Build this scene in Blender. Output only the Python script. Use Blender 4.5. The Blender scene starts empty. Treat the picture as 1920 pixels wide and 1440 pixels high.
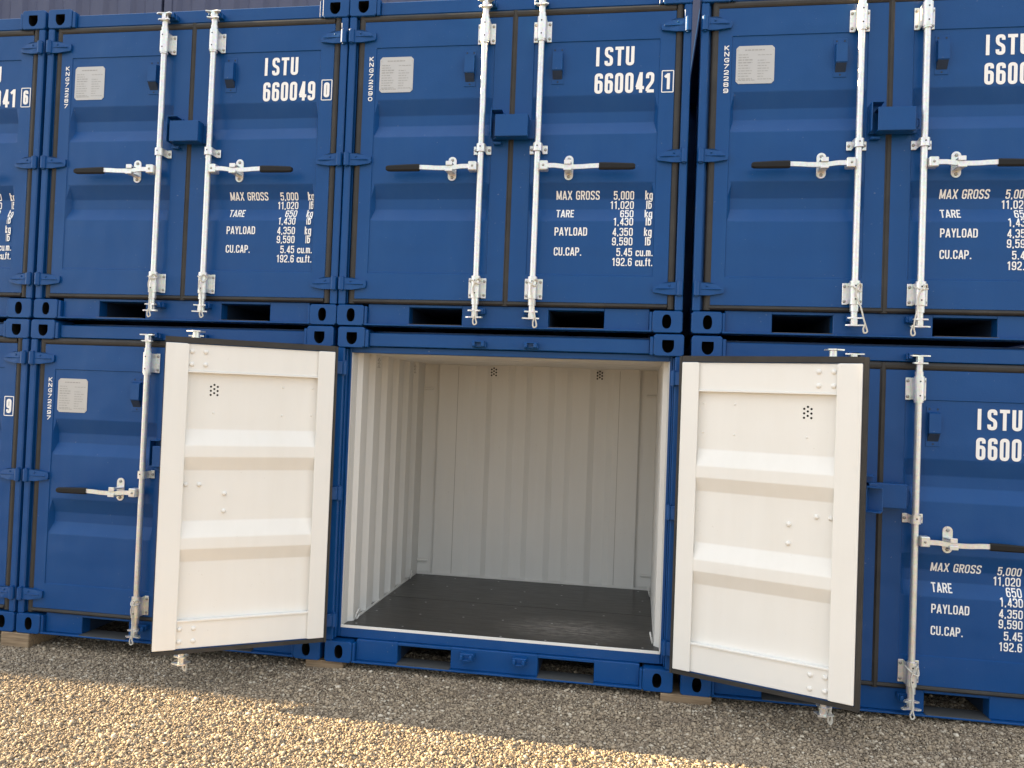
import bpy, bmesh, math, random
import numpy as np
from mathutils import Vector, Matrix

random.seed(7)
rng = np.random.default_rng(11)
SC = bpy.context.scene
COL = SC.collection

# ------------------------------------------------------------------ camera
cam_d = bpy.data.cameras.new("camera")
cam_d.sensor_width = 36.0
cam_d.lens = 28.125
cam_d.clip_start = 0.05
cam_d.clip_end = 2000
cam = bpy.data.objects.new("camera", cam_d)
COL.objects.link(cam)
_r = Vector((0.98690, 0.15683, 0.03780)).normalized()
_f = Vector((-0.15771, 0.98725, 0.02147)).normalized()
_u = _r.cross(_f).normalized()
_m = Matrix((_r, _u, -_f)).transposed().to_4x4()
_m.translation = Vector((1.72147, -4.37008, 1.51821))
cam.matrix_world = _m
SC.camera = cam

# ------------------------------------------------------------------ sky, sun, exposure
SUN_DIR = Vector((-1.0, 0.0345, 0.283)).normalized()      # towards the sun: low, far left, just behind the row
SUN_EL = math.asin(SUN_DIR.z)
world = bpy.data.worlds.new("World")
SC.world = world
world.use_nodes = True
wn = world.node_tree.nodes
wl = world.node_tree.links
bg = wn["Background"]
sky = wn.new("ShaderNodeTexSky")
sky.sky_type = 'NISHITA'
sky.sun_disc = False
sky.sun_elevation = SUN_EL
sky.sun_rotation = math.atan2(SUN_DIR.x, SUN_DIR.y)
sky.air_density = 1.0
sky.dust_density = 0.2
sky.ozone_density = 0.6
hsv = wn.new("ShaderNodeHueSaturation")
hsv.inputs["Saturation"].default_value = 0.32
wl.new(sky.outputs[0], hsv.inputs["Color"])
# bright cloud-like veil added to the upper sky to lift the overhead light
wtc = wn.new("ShaderNodeTexCoord")
wsep = wn.new("ShaderNodeSeparateXYZ"); wl.new(wtc.outputs["Generated"], wsep.inputs[0])
wno = wn.new("ShaderNodeTexNoise"); wno.inputs["Scale"].default_value = 2.2; wno.inputs["Detail"].default_value = 6
wl.new(wtc.outputs["Generated"], wno.inputs["Vector"])
wmr = wn.new("ShaderNodeMapRange"); wmr.inputs[1].default_value = 0.22; wmr.inputs[2].default_value = 0.75
wl.new(wsep.outputs["Z"], wmr.inputs[0])
wmr2 = wn.new("ShaderNodeMapRange"); wmr2.inputs[1].default_value = 0.25; wmr2.inputs[2].default_value = 0.6
wl.new(wno.outputs["Fac"], wmr2.inputs[0])
wmu = wn.new("ShaderNodeMath"); wmu.operation = 'MULTIPLY'
wl.new(wmr.outputs[0], wmu.inputs[0]); wl.new(wmr2.outputs[0], wmu.inputs[1])
wmx = wn.new("ShaderNodeMix"); wmx.data_type = 'RGBA'
wl.new(wmu.outputs[0], wmx.inputs[0]); wl.new(hsv.outputs[0], wmx.inputs[6])
wmx.inputs[7].default_value = (7.0, 7.35, 7.8, 1)
wl.new(wmx.outputs[2], bg.inputs["Color"])
bg.inputs["Strength"].default_value = 0.052
sun_d = bpy.data.lights.new("sun", 'SUN')
sun_d.energy = 5.0
sun_d.angle = math.radians(0.55)
sun_d.color = (1.0, 0.74, 0.40)
sun = bpy.data.objects.new("sun", sun_d)
COL.objects.link(sun)
sun.rotation_euler = SUN_DIR.to_track_quat('Z', 'Y').to_euler()
sun.location = (-20, 0, 8)
SC.view_settings.view_transform = 'Standard'
SC.view_settings.look = 'None'
SC.view_settings.exposure = 2.4
SC.view_settings.gamma = 1.0

# ------------------------------------------------------------------ materials
def new_mat(name, col, rough=0.5, metal=0.0, spec=0.5):
    m = bpy.data.materials.new(name)
    m.use_nodes = True
    b = m.node_tree.nodes["Principled BSDF"]
    b.inputs["Base Color"].default_value = (*col, 1)
    b.inputs["Roughness"].default_value = rough
    b.inputs["Metallic"].default_value = metal
    b.inputs["Specular IOR Level"].default_value = spec
    return m, m.node_tree.nodes, m.node_tree.links, b

def coords(N, L, scale=(1, 1, 1), out="Object"):
    tc = N.new("ShaderNodeTexCoord")
    mp = N.new("ShaderNodeMapping")
    mp.inputs["Scale"].default_value = scale
    L.new(tc.outputs[out], mp.inputs["Vector"])
    return mp.outputs[0]

def noise(N, L, vec, scale, detail=4, rough=0.6):
    n = N.new("ShaderNodeTexNoise")
    n.inputs["Scale"].default_value = scale
    n.inputs["Detail"].default_value = detail
    n.inputs["Roughness"].default_value = rough
    L.new(vec, n.inputs["Vector"])
    return n.outputs["Fac"]

def ramp(N, L, fac, stops):
    r = N.new("ShaderNodeValToRGB")
    e = r.color_ramp.elements
    while len(e) < len(stops):
        e.new(0.5)
    for el, (p, c) in zip(e, stops):
        el.position = p
        el.color = (*c, 1) if len(c) == 3 else c
    L.new(fac, r.inputs["Fac"])
    return r.outputs["Color"]

def mix(N, L, fac, a, b):
    m = N.new("ShaderNodeMix")
    m.data_type = 'RGBA'
    def put(i, v):
        if isinstance(v, tuple):
            m.inputs[i].default_value = (*v, 1)
        else:
            L.new(v, m.inputs[i])
    if isinstance(fac, float):
        m.inputs[0].default_value = fac
    else:
        L.new(fac, m.inputs[0])
    put(6, a); put(7, b)
    return m.outputs[2]

def bump(N, L, b, height, strength, dist):
    n = N.new("ShaderNodeBump")
    n.inputs["Strength"].default_value = strength
    n.inputs["Distance"].default_value = dist
    L.new(height, n.inputs["Height"])
    L.new(n.outputs[0], b.inputs["Normal"])

def paint(name, base, dust, chip, rough, dusty=0.35, chipy=0.5, wob=0.012, spec=0.4):
    m, N, L, b = new_mat(name, base, rough, 0.0, spec)
    v = coords(N, L, out="Object")
    oi = N.new("ShaderNodeObjectInfo")
    big = noise(N, L, v, 1.7, 5)
    streak = noise(N, L, coords(N, L, (9, 9, 0.8)), 1.6, 5)
    mul = N.new("ShaderNodeMath"); mul.operation = 'MULTIPLY'
    L.new(big, mul.inputs[0]); L.new(streak, mul.inputs[1])
    f = ramp(N, L, mul.outputs[0], [(0.18, (0, 0, 0)), (0.55, (dusty,) * 3)])
    c = mix(N, L, f, base, dust)
    sp = noise(N, L, v, 75, 2, 0.5)
    sp2 = noise(N, L, v, 5, 2)
    mu = N.new("ShaderNodeMath"); mu.operation = 'MULTIPLY'
    L.new(ramp(N, L, sp, [(0.735, (0, 0, 0)), (0.75, (1, 1, 1))]), mu.inputs[0])
    L.new(ramp(N, L, sp2, [(0.5, (0, 0, 0)), (0.62, (chipy,) * 3)]), mu.inputs[1])
    c2 = mix(N, L, mu.outputs[0], c, chip)
    L.new(c2, b.inputs["Base Color"])
    rr = N.new("ShaderNodeMapRange")
    rr.inputs[3].default_value = rough - 0.07
    rr.inputs[4].default_value = rough + 0.12
    L.new(big, rr.inputs[0]); L.new(rr.outputs[0], b.inputs["Roughness"])
    ob = noise(N, L, v, 2.6, 2)
    fine = noise(N, L, v, 160, 2)
    ad = N.new("ShaderNodeMath"); ad.operation = 'MULTIPLY_ADD'
    ad.inputs[1].default_value = 0.025
    L.new(fine, ad.inputs[0]); L.new(ob, ad.inputs[2])
    bump(N, L, b, ad.outputs[0], 0.6, wob)
    return m

M_BLUE = paint("blue_paint", (0.003, 0.062, 0.230), (0.016, 0.084, 0.242), (0.35, 0.37, 0.40), 0.33, 0.4, 0.4, 0.030, 0.30)
M_LINER = paint("grey_white_liner_paint", (0.70, 0.695, 0.675), (0.61, 0.60, 0.57), (0.38, 0.34, 0.29), 0.5, 0.5, 0.35, 0.008)
M_WHITE = paint("cream_white_paint", (0.83, 0.82, 0.79), (0.75, 0.73, 0.68), (0.45, 0.40, 0.33), 0.42, 0.5, 0.35, 0.008)
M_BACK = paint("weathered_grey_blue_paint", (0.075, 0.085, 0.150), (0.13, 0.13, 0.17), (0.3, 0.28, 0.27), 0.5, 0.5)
M_INNER = paint("dark_blue_inside", (0.012, 0.03, 0.07), (0.03, 0.04, 0.06), (0.1, 0.1, 0.1), 0.6)

def mk_rubber():
    m, N, L, b = new_mat("rubber_seal", (0.05, 0.045, 0.04), 0.62)
    v = coords(N, L)
    f = noise(N, L, v, 6, 6)
    L.new(ramp(N, L, f, [(0.3, (0.016, 0.015, 0.0145)), (0.7, (0.036, 0.033, 0.030))]), b.inputs["Base Color"])
    bump(N, L, b, noise(N, L, v, 40, 3), 0.3, 0.003)
    return m
M_RUBBER = mk_rubber()

def mk_galv():
    m, N, L, b = new_mat("galvanised_steel", (0.74, 0.75, 0.74), 0.30, 0.7)
    v = coords(N, L)
    vo = N.new("ShaderNodeTexVoronoi"); vo.inputs["Scale"].default_value = 90
    L.new(v, vo.inputs["Vector"])
    n = noise(N, L, v, 14, 4)
    c = mix(N, L, n, (0.72, 0.72, 0.70), (0.90, 0.91, 0.90))
    c2 = mix(N, L, 0.12, c, vo.outputs["Color"])
    L.new(c2, b.inputs["Base Color"])
    L.new(ramp(N, L, n, [(0.3, (0.3,) * 3), (0.7, (0.5,) * 3)]), b.inputs["Roughness"])
    return m
M_GALV = mk_galv()
M_BOLT = new_mat("dull_zinc_bolt", (0.38, 0.37, 0.35), 0.45, 0.6)[0]
M_HOLE = new_mat("dark_hole", (0.008, 0.008, 0.008), 0.9, 0, 0.1)[0]
M_GRIP = new_mat("black_rubber_grip", (0.009, 0.009, 0.010), 0.6, 0, 0.3)[0]
M_TEXT = new_mat("white_vinyl_lettering", (0.90, 0.90, 0.90), 0.45)[0]
M_PLATE = new_mat("aluminium_plate", (0.50, 0.50, 0.50), 0.42, 0.25)[0]
M_ENGR = new_mat("engraved_grey", (0.33, 0.33, 0.33), 0.6)[0]
M_GREYPL = paint("grey_scuffed_steel", (0.075, 0.078, 0.080), (0.14, 0.13, 0.115), (0.4, 0.4, 0.4), 0.6)

def mk_floor():
    m, N, L, b = new_mat("dark_coated_floor", (0.02, 0.02, 0.02), 0.5)
    v = coords(N, L)
    st = noise(N, L, coords(N, L, (1.0, 9, 1)), 5, 6, 0.7)
    c = ramp(N, L, st, [(0.3, (0.008, 0.008, 0.008)), (0.72, (0.021, 0.0205, 0.020))])
    # pale scuffs near the right front of the floor
    sc = noise(N, L, coords(N, L, (2.0, 14, 1)), 6, 8, 0.75)
    tc = N.new("ShaderNodeTexCoord")
    mp = N.new("ShaderNodeMapping"); mp.inputs["Location"].default_value = (-1.38, -0.36, -0.19)
    mp.vector_type = 'POINT'
    mp2 = N.new("ShaderNodeMapping"); mp2.inputs["Scale"].default_value = (2.0, 3.4, 1)
    L.new(tc.outputs["Object"], mp.inputs[0]); L.new(mp.outputs[0], mp2.inputs[0])
    le = N.new("ShaderNodeVectorMath"); le.operation = 'LENGTH'
    L.new(mp2.outputs[0], le.inputs[0])
    near = ramp(N, L, le.outputs["Value"], [(0.1, (1, 1, 1)), (1.0, (0, 0, 0))])
    mm = N.new("ShaderNodeMath"); mm.operation = 'MULTIPLY'
    L.new(ramp(N, L, sc, [(0.45, (0, 0, 0)), (0.64, (1.0,) * 3)]), mm.inputs[0]); L.new(near, mm.inputs[1])
    c = mix(N, L, mm.outputs[0], c, (0.36, 0.33, 0.30))
    L.new(c, b.inputs["Base Color"])
    L.new(ramp(N, L, st, [(0.3, (0.26,) * 3), (0.7, (0.42,) * 3)]), b.inputs["Roughness"])
    bump(N, L, b, st, 0.15, 0.002)
    return m
M_FLOOR = mk_floor()

def mk_wood():
    m, N, L, b = new_mat("raw_timber", (0.4, 0.28, 0.17), 0.75)
    g = noise(N, L, coords(N, L, (2, 30, 30)), 3, 6, 0.6)
    L.new(ramp(N, L, g, [(0.3, (0.17, 0.115, 0.07)), (0.7, (0.38, 0.275, 0.17))]), b.inputs["Base Color"])
    bump(N, L, b, g, 0.4, 0.004)
    return m
M_WOOD = mk_wood()

def mk_rope():
    m, N, L, b = new_mat("white_cord", (0.72, 0.69, 0.62), 0.8)
    w = N.new("ShaderNodeTexWave"); w.inputs["Scale"].default_value = 90
    w.bands_direction = 'DIAGONAL'
    L.new(coords(N, L), w.inputs["Vector"])
    bump(N, L, b, w.outputs["Fac"], 0.6, 0.002)
    return m
M_ROPE = mk_rope()

STONE_STOPS = [(0.0, (0.055, 0.042, 0.034)), (0.12, (0.155, 0.120, 0.088)), (0.35, (0.31, 0.244, 0.175)),
               (0.68, (0.43, 0.342, 0.242)), (0.88, (0.53, 0.440, 0.325)), (1.0, (0.76, 0.69, 0.57))]
def mk_stone():
    m, N, L, b = new_mat("gravel_stone", (0.3, 0.26, 0.2), 0.8, 0, 0.3)
    ge = N.new("ShaderNodeNewGeometry")
    c = ramp(N, L, ge.outputs["Random Per Island"], STONE_STOPS)
    v = coords(N, L)
    n = noise(N, L, v, 120, 3)
    patch = noise(N, L, v, 3.2, 5, 0.65)
    c = mix(N, L, ramp(N, L, patch, [(0.52, (0, 0, 0)), (0.72, (0.55,) * 3)]), c, (0.17, 0.13, 0.105))
    c2 = mix(N, L, 0.30, c, ramp(N, L, n, [(0.3, (0.19, 0.150, 0.108)), (0.7, (0.47, 0.385, 0.278))]))
    L.new(c2, b.inputs["Base Color"])
    return m
def mk_ground():
    m, N, L, b = new_mat("gravel_ground", (0.2, 0.18, 0.15), 0.9, 0, 0.2)
    v = coords(N, L)
    vo = N.new("ShaderNodeTexVoronoi"); vo.inputs["Scale"].default_value = 75
    L.new(v, vo.inputs["Vector"])
    sep = N.new("ShaderNodeSeparateColor"); L.new(vo.outputs["Color"], sep.inputs[0])
    c = ramp(N, L, sep.outputs[0], [(p, tuple(.6 * q for q in cc)) for p, cc in STONE_STOPS])
    big = noise(N, L, v, 0.7, 4)
    c = mix(N, L, ramp(N, L, big, [(0.35, (0, 0, 0)), (0.7, (0.4,) * 3)]), c, (0.2, 0.17, 0.14))
    L.new(c, b.inputs["Base Color"])
    bump(N, L, b, vo.outputs["Distance"], 1.0, -0.02)
    return m
M_STONE = mk_stone()
M_GROUND = mk_ground()

# ------------------------------------------------------------------ mesh helpers
class MB:
    """collects polygons with material slots, then links them as ONE mesh object"""
    def __init__(s):
        s.v = []; s.f = []; s.m = []; s.sm = []
    def add(s, verts, faces, mat=0, smooth=False):
        o = len(s.v)
        s.v += [tuple(p) for p in verts]
        for f in faces:
            s.f.append([i + o for i in f]); s.m.append(mat); s.sm.append(smooth)
    def box(s, x0, x1, y0, y1, z0, z1, mat=0, b=0.0):
        if x1 < x0: x0, x1 = x1, x0
        if y1 < y0: y0, y1 = y1, y0
        c = ((x0 + x1) / 2, (y0 + y1) / 2, (z0 + z1) / 2)
        h = ((x1 - x0) / 2, (y1 - y0) / 2, (z1 - z0) / 2)
        b = min(b, min(h) * 0.9)
        if b <= 0:
            vs = [(c[0] + sx * h[0], c[1] + sy * h[1], c[2] + sz * h[2]) for sx in (-1, 1) for sy in (-1, 1) for sz in (-1, 1)]
            fs = [(0, 1, 3, 2), (4, 6, 7, 5), (0, 4, 5, 1), (2, 3, 7, 6), (0, 2, 6, 4), (1, 5, 7, 3)]
            s.add(vs, fs, mat); return
        vs = []; idx = {}
        for sx in (-1, 1):
            for sy in (-1, 1):
                for sz in (-1, 1):
                    sg = (sx, sy, sz)
                    for a in range(3):
                        p = [c[k] + sg[k] * (h[k] - (0 if k == a else b)) for k in range(3)]
                        idx[(sx, sy, sz, a)] = len(vs); vs.append(p)
        fs = []
        for a in range(3):
            u, w = [k for k in range(3) if k != a]
            for sa in (-1, 1):
                q = []
                for su, sw in ((-1, -1), (1, -1), (1, 1), (-1, 1)):
                    g = [0, 0, 0]; g[a] = sa; g[u] = su; g[w] = sw
                    q.append(idx[(*g, a)])
                fs.append(q)
            for su in (-1, 1):
                for sw in (-1, 1):
                    g0 = [0, 0, 0]; g0[u] = su; g0[w] = sw
                    g1 = list(g0); g0[a] = -1; g1[a] = 1
                    fs.append([idx[(*g0, u)], idx[(*g1, u)], idx[(*g1, w)], idx[(*g0, w)]])
        for sx in (-1, 1):
            for sy in (-1, 1):
                for sz in (-1, 1):
                    fs.append([idx[(sx, sy, sz, k)] for k in range(3)])
        s.add(vs, fs, mat)
    def tube(s, pts, r, n=10, mat=0, caps=True):
        pts = [Vector(p) for p in pts]
        rs = r if isinstance(r, (list, tuple)) else [r] * len(pts)
        vs = []; fs = []
        up = Vector((0.13, 0.31, 0.94)).normalized()
        for i, p in enumerate(pts):
            t = (pts[min(i + 1, len(pts) - 1)] - pts[max(i - 1, 0)]).normalized()
            a = t.cross(up)
            if a.length < 1e-3: a = t.cross(Vector((1, 0, 0)))
            a.normalize(); bb = t.cross(a)
            for k in range(n):
                th = 2 * math.pi * k / n
                vs.append(p + rs[i] * (math.cos(th) * a + math.sin(th) * bb))
        for i in range(len(pts) - 1):
            for k in range(n):
                fs.append((i * n + k, i * n + (k + 1) % n, (i + 1) * n + (k + 1) % n, (i + 1) * n + k))
        s.add(vs, fs, mat, True)
        if caps:
            m = len(pts)
            s.add([vs[k] for k in range(n)], [list(range(n))], mat)
            s.add([vs[(m - 1) * n + k] for k in range(n)], [list(range(n))], mat)
    def prism(s, poly, axis, a, b, mat=0):
        """poly: 2-D points in the plane across `axis` (order of the other axes kept), extruded a..b"""
        n = len(poly); vs = []
        for t in (a, b):
            for p in poly:
                q = list(p); q.insert(axis, t); vs.append(q)
        fs = [list(range(n)), list(range(n, 2 * n))] + [(k, (k + 1) % n, n + (k + 1) % n, n + k) for k in range(n)]
        s.add(vs, fs, mat)
    def bolt(s, x, y, z, r=0.008, h=0.006, mat=0, d=-1):
        """domed bolt head whose base sits at y, pointing along d*Y"""
        n = 8; rings = [(1, 0), (0.95, 0.5), (0.6, 0.95)]
        vs = [(x + r * k * math.cos(2 * math.pi * i / n), y + d * h * q, z + r * k * math.sin(2 * math.pi * i / n)) for k, q in rings for i in range(n)]
        vs.append((x, y + d * h, z))
        fs = [(j * n + i, j * n + (i + 1) % n, (j + 1) * n + (i + 1) % n, (j + 1) * n + i) for j in range(2) for i in range(n)]
        fs += [(2 * n + i, 2 * n + (i + 1) % n, 3 * n) for i in range(n)]
        s.add(vs, fs, mat, True)
    def disc(s, c, nrm, r, mat=0, n=10):
        c = Vector(c); nrm = Vector(nrm).normalized()
        a = nrm.orthogonal().normalized(); b = nrm.cross(a)
        s.add([c + r * (math.cos(2 * math.pi * k / n) * a + math.sin(2 * math.pi * k / n) * b) for k in range(n)], [list(range(n))], mat)
    def shift(s, d):
        s.v = [(p[0] + d[0], p[1] + d[1], p[2] + d[2]) for p in s.v]; return s
    def mirror(s, w):
        s.v = [(w - p[0], p[1], p[2]) for p in s.v]; return s
    def build(s, name, mats, parent=None, loc=None, recalc=True):
        me = bpy.data.meshes.new(name)
        me.from_pydata(s.v, [], s.f)
        me.polygons.foreach_set("material_index", s.m)
        me.polygons.foreach_set("use_smooth", s.sm)
        for m in (mats if isinstance(mats, (list, tuple)) else [mats]):
            me.materials.append(m)
        if recalc:
            bm = bmesh.new(); bm.from_mesh(me)
            bmesh.ops.recalc_face_normals(bm, faces=bm.faces)
            bm.to_mesh(me); bm.free()
        me.update()
        o = bpy.data.objects.new(name, me); COL.objects.link(o)
        if parent: o.parent = parent
        if loc: o.location = loc
        return o

def empty(name, label, cat, loc=(0, 0, 0), rz=0.0, group=None):
    o = bpy.data.objects.new(name, None); COL.objects.link(o)
    o.empty_display_size = 0.2
    o.location = loc; o.rotation_euler = (0, 0, rz)
    tag(o, label, cat, group); return o

def tag(o, label=None, cat=None, group=None, kind=None):
    if label: o["label"] = label
    if cat: o["category"] = cat
    if group: o["group"] = group
    if kind: o["kind"] = kind
    return o

# ------------------------------------------------------------------ container dimensions (local: x 0..W, y back from the front plane, z up)
W, H, LEN = 1.948, 1.910, 1.66
BACK = 1.525                     # inner face of the back wall
PINX, PINY = 0.035, -0.005       # hinge pin
Y_FR, Y_PN, CH = 0.018, 0.023, 0.031
PX0, PX1 = 0.166, 0.863          # corrugated panel inside a door leaf
PZ0, PZ1 = 0.305, 1.610
CHAN = ((1.307, 1.222, 1.162, 1.090), (0.823, 0.738, 0.679, 0.608))

def lerpclamp(v, a, b):
    return max(0.0, min(1.0, (v - a) / (b - a)))
EASE = 0.06
def eased(v, a, b):
    """0..1 ramp from a to b with rolled creases"""
    t = (v - a) / (b - a)
    if t <= -EASE: return 0.0
    if t < EASE: return (t + EASE) ** 2 / (4 * EASE)
    if t > 1 + EASE: return 1.0
    if t > 1 - EASE: return 1 - (1 + EASE - t) ** 2 / (4 * EASE)
    return t
def leaf_y(x, z, xa=.004, xb=.021):
    """y of the outer skin of the left door leaf (mirror x for the right leaf)"""
    if not (PX0 < x < PX1 and PZ0 < z < PZ1): return Y_FR
    y = Y_PN
    for t, a, b, e in CHAN:
        if e - .012 < z < t + .012:
            dz = min(eased(z, t, a), eased(z, e, b))
            dx = min(lerpclamp(x, PX0 + xa, PX0 + xb), lerpclamp(x, PX1 - xa, PX1 - xb))
            y += CH * min(dz, dx)
    return y
def skin_y(x, z):
    return leaf_y(x if x < W / 2 else W - x, z)

# ------------------------------------------------------------------ lettering: condensed strokes laid on the door skin
def rounded(pts, r, closed=False, n=5):
    P = [Vector(p) for p in pts]; out = []; m = len(P)
    for i in range(m):
        if not closed and i in (0, m - 1):
            out.append(P[i]); continue
        a, b, c = P[i - 1], P[i], P[(i + 1) % m]
        da, dc = (a - b), (c - b)
        q = min(r, da.length * 0.499, dc.length * 0.499)
        p0 = b + da.normalized() * q; p1 = b + dc.normalized() * q
        for k in range(n + 1):
            t = k / n
            out.append((1 - t) ** 2 * p0 + 2 * t * (1 - t) * b + t * t * p1)
    if closed: out.append(out[0].copy())
    return out

def glyph(ch, w, s):
    """list of (polyline, closed) in a cell w wide, 1 high; s is the stroke width"""
    h = s / 2; L, R, Bt, T = h, w - h, h, 1 - h; c = w / 2; r = (R - L) * 0.48
    rp = lambda p, cl=False, rr=r: (rounded(p, rr, cl), cl)
    ln = lambda *p: ([Vector(q) for q in p], False)
    G = {
        '0': [rp([(L, Bt), (R, Bt), (R, T), (L, T)], True)],
        '1': [ln((c + .04, 0), (c + .04, 1)), ln((c - .0, T - .01), (c - .15, T - .16))],
        '2': [rp([(L, .70), (L, T), (R, T), (R, .54), (L, .20), (L, Bt - .0)], rr=r * .9), ln((L - h * .2, Bt), (w, Bt))],
        '3': [rp([(L, .74), (L, T), (R, T), (R, .53), (c - .05, .53)]), rp([(c - .05, .525), (R, .525), (R, Bt), (L, Bt), (L, .27)])],
        '4': [ln((R - .06, 0), (R - .06, 1)), ln((R - .07, T), (L, .27)), ln((L - h * .5, .25), (w + .02, .25))],
        '5': [ln((w - .02, T), (L + .0, T)), ln((L + .01, 1), (L + .01, .46)), rp([(L + .01, .50), (L + .08, .62), (R, .62), (R, Bt), (L, Bt), (L, .27)])],
        '6': [rp([(R, .74), (R, T), (L, T), (L, .35)]), rp([(L, Bt), (R, Bt), (R, .575), (L, .575)], True)],
        '7': [ln((0, T), (w, T)), ln((R + .01, T), (L + .09, 0))],
        '8': [rp([(L, .52), (R, .52), (R, T), (L, T)], True), rp([(L, Bt), (R, Bt), (R, .515), (L, .515)], True)],
        '9': [rp([(L, .26), (L, Bt), (R, Bt), (R, .65)]), rp([(L, .425), (R, .425), (R, T), (L, T)], True)],
        'I': [ln((c, 0), (c, 1))], 'l': [ln((c, 0), (c, 1))],
        'S': [rp([(R, .73), (R, T), (L, T), (L, .57), (R, .44), (R, Bt), (L, Bt), (L, .27)])],
        'T': [ln((0, T), (w, T)), ln((c, T), (c, 0))],
        'U': [rp([(L, 1), (L, Bt), (R, Bt), (R, 1)])],
        'C': [rp([(R, .66), (R, T), (L, T), (L, Bt), (R, Bt), (R, .34)])],
        'G': [rp([(R, .70), (R, T), (L, T), (L, Bt), (R, Bt), (R, .49)]), ln((w, .47), (c, .47))],
        'O': [rp([(L, Bt), (R, Bt), (R, T), (L, T)], True)],
        'D': [ln((L, 0), (L, 1)), rp([(L, T), (R, T), (R, Bt), (L, Bt)])],
        'P': [ln((L, 0), (L, 1)), rp([(L, T), (R, T), (R, .45), (L, .45)])],
        'R': [ln((L, 0), (L, 1)), rp([(L, T), (R, T), (R, .49), (L, .49)]), ln((c + .02, .48), (R + .01, 0))],
        'E': [ln((L, 0), (L, 1)), ln((L, T), (w, T)), ln((L, .51), (w - .05, .51)), ln((L, Bt), (w, Bt))],
        'L': [ln((L, 0), (L, 1)), ln((L, Bt), (w, Bt))],
        'A': [ln((h * .7, 0), (c - .01, 1)), ln((w - h * .7, 0), (c + .01, 1)), ln((L + .05, .26), (R - .05, .26))],
        'X': [ln((h * .7, 0), (w - h * .7, 1)), ln((h * .7, 1), (w - h * .7, 0))],
        'Y': [ln((c, 0), (c, .45)), ln((h * .7, 1), (c, .42)), ln((w - h * .7, 1), (c, .42))],
        'K': [ln((L, 0), (L, 1)), ln((L + .02, .42), (R, 1)), ln((L + .10, .56), (R + .01, 0))],
        'N': [ln((L, 0), (L, 1)), ln((R, 0), (R, 1)), ln((L, 1), (R, 0))],
        'M': [ln((L, 0), (L, 1)), ln((R, 0), (R, 1)), ln((L, 1), (c, .08)), ln((R, 1), (c, .08))],
        'k': [ln((L, 0), (L, 1)), ln((L + .02, .30), (R, .72)), ln((L + .09, .42), (R + .01, 0))],
        'g': [rp([(L, h * .6), (R, h * .6), (R, .72 - h), (L, .72 - h)], True), rp([(R, .72), (R, -.24), (L, -.24), (L, -.12)])],
        'b': [ln((L, 0), (L, 1)), rp([(L, Bt), (R, Bt), (R, .72 - h), (L, .72 - h)], True)],
        'c': [rp([(R, .48), (R, .72 - h), (L, .72 - h), (L, Bt), (R, Bt), (R, .24)])],
        'u': [rp([(L, .72), (L, Bt), (R, Bt), (R, .4)]), ln((R, .72), (R, 0))],
        'm': [ln((L, 0), (L, .72)), rp([(L, .50), (L, .72 - h), (c, .72 - h), (c, .0)]), rp([(c, .50), (c, .72 - h), (R, .72 - h), (R, .0)])],
        'f': [rp([(c - .02, 0), (c - .02, T), (R + .03, T)], rr=.1), ln((0, .67), (w, .67))],
        't': [rp([(c - .02, .9), (c - .02, Bt), (R + .03, Bt)], rr=.1), ln((0, .67), (w, .67))],
        '.': [ln((c, 0), (c, .15))], ',': [ln((c + .01, .14), (c - .02, -.08))],
    }
    return G.get(ch, [])

def glyph_w(ch, base):
    return base * {'I': .42, '1': .80, 'l': .42, '.': .42, ',': .42, ' ': .55, 'M': 1.30, 'm': 1.35, 'f': .72, 't': .72, 'L': .88, 'E': .86, 'A': 1.08, 'X': 1.08, 'k': .98}.get(ch, 1.0)

def draw_text(mb, text, z, h, x0=None, x1=None, width=None, wfac=.46, stroke=.145, gap=.10, off=.0020, yfun=skin_y):
    adv = [glyph_w(c, wfac) for c in text]
    tot = sum(adv) + gap * (len(text) - 1)
    sx = (width / (tot * h)) if width else 1.0
    if x0 is None: x0 = x1 - tot * h * sx
    cx = x0; k = 0
    for c, a in zip(text, adv):
        for line, closed in glyph(c, a, stroke):
            pts = [Vector((cx + p[0] * h * sx, z + p[1] * h)) for p in line]
            strip(mb, pts, stroke * h, closed, off + 0.00012 * (k % 7), yfun); k += 1
        cx += (a + gap) * h * sx
    return cx

def strip(mb, pts, wd, closed, off, yfun):
    dense = []
    for a, b in zip(pts[:-1], pts[1:]):
        n = max(1, int((b - a).length / 0.006))
        dense += [a + (b - a) * (i / n) for i in range(n)]
    dense.append(pts[-1])
    P = [dense[0]]
    for p in dense[1:]:
        if (p - P[-1]).length > 1e-5: P.append(p)
    if closed and (P[0] - P[-1]).length < 1e-5: P.pop()
    n = len(P); vs = []
    for i in range(n):
        a = P[i - 1] if (i > 0 or closed) else P[i]
        c = P[(i + 1) % n] if (i < n - 1 or closed) else P[i]
        d1 = (P[i] - a); d2 = (c - P[i])
        if d1.length < 1e-6: d1 = d2
        if d2.length < 1e-6: d2 = d1
        d1 = d1.normalized(); d2 = d2.normalized()
        t = (d1 + d2)
        t = d1 if t.length < 1e-4 else t.normalized()
        nr = Vector((-t[1], t[0]))
        k = min(1.6, 1 / max(.3, t.dot(d1)))
        for sgn in (1, -1):
            q = P[i] + nr * (wd / 2 * k * sgn)
            vs.append((q[0], yfun(q[0], q[1]) - off - (.0042 if q[0] > 1.735 and q[1] < .83 else 0), q[1]))
    m = n if closed else n - 1
    mb.add(vs, [(2 * i, 2 * i + 1, 2 * ((i + 1) % n) + 1, 2 * ((i + 1) % n)) for i in range(m)])

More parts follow.
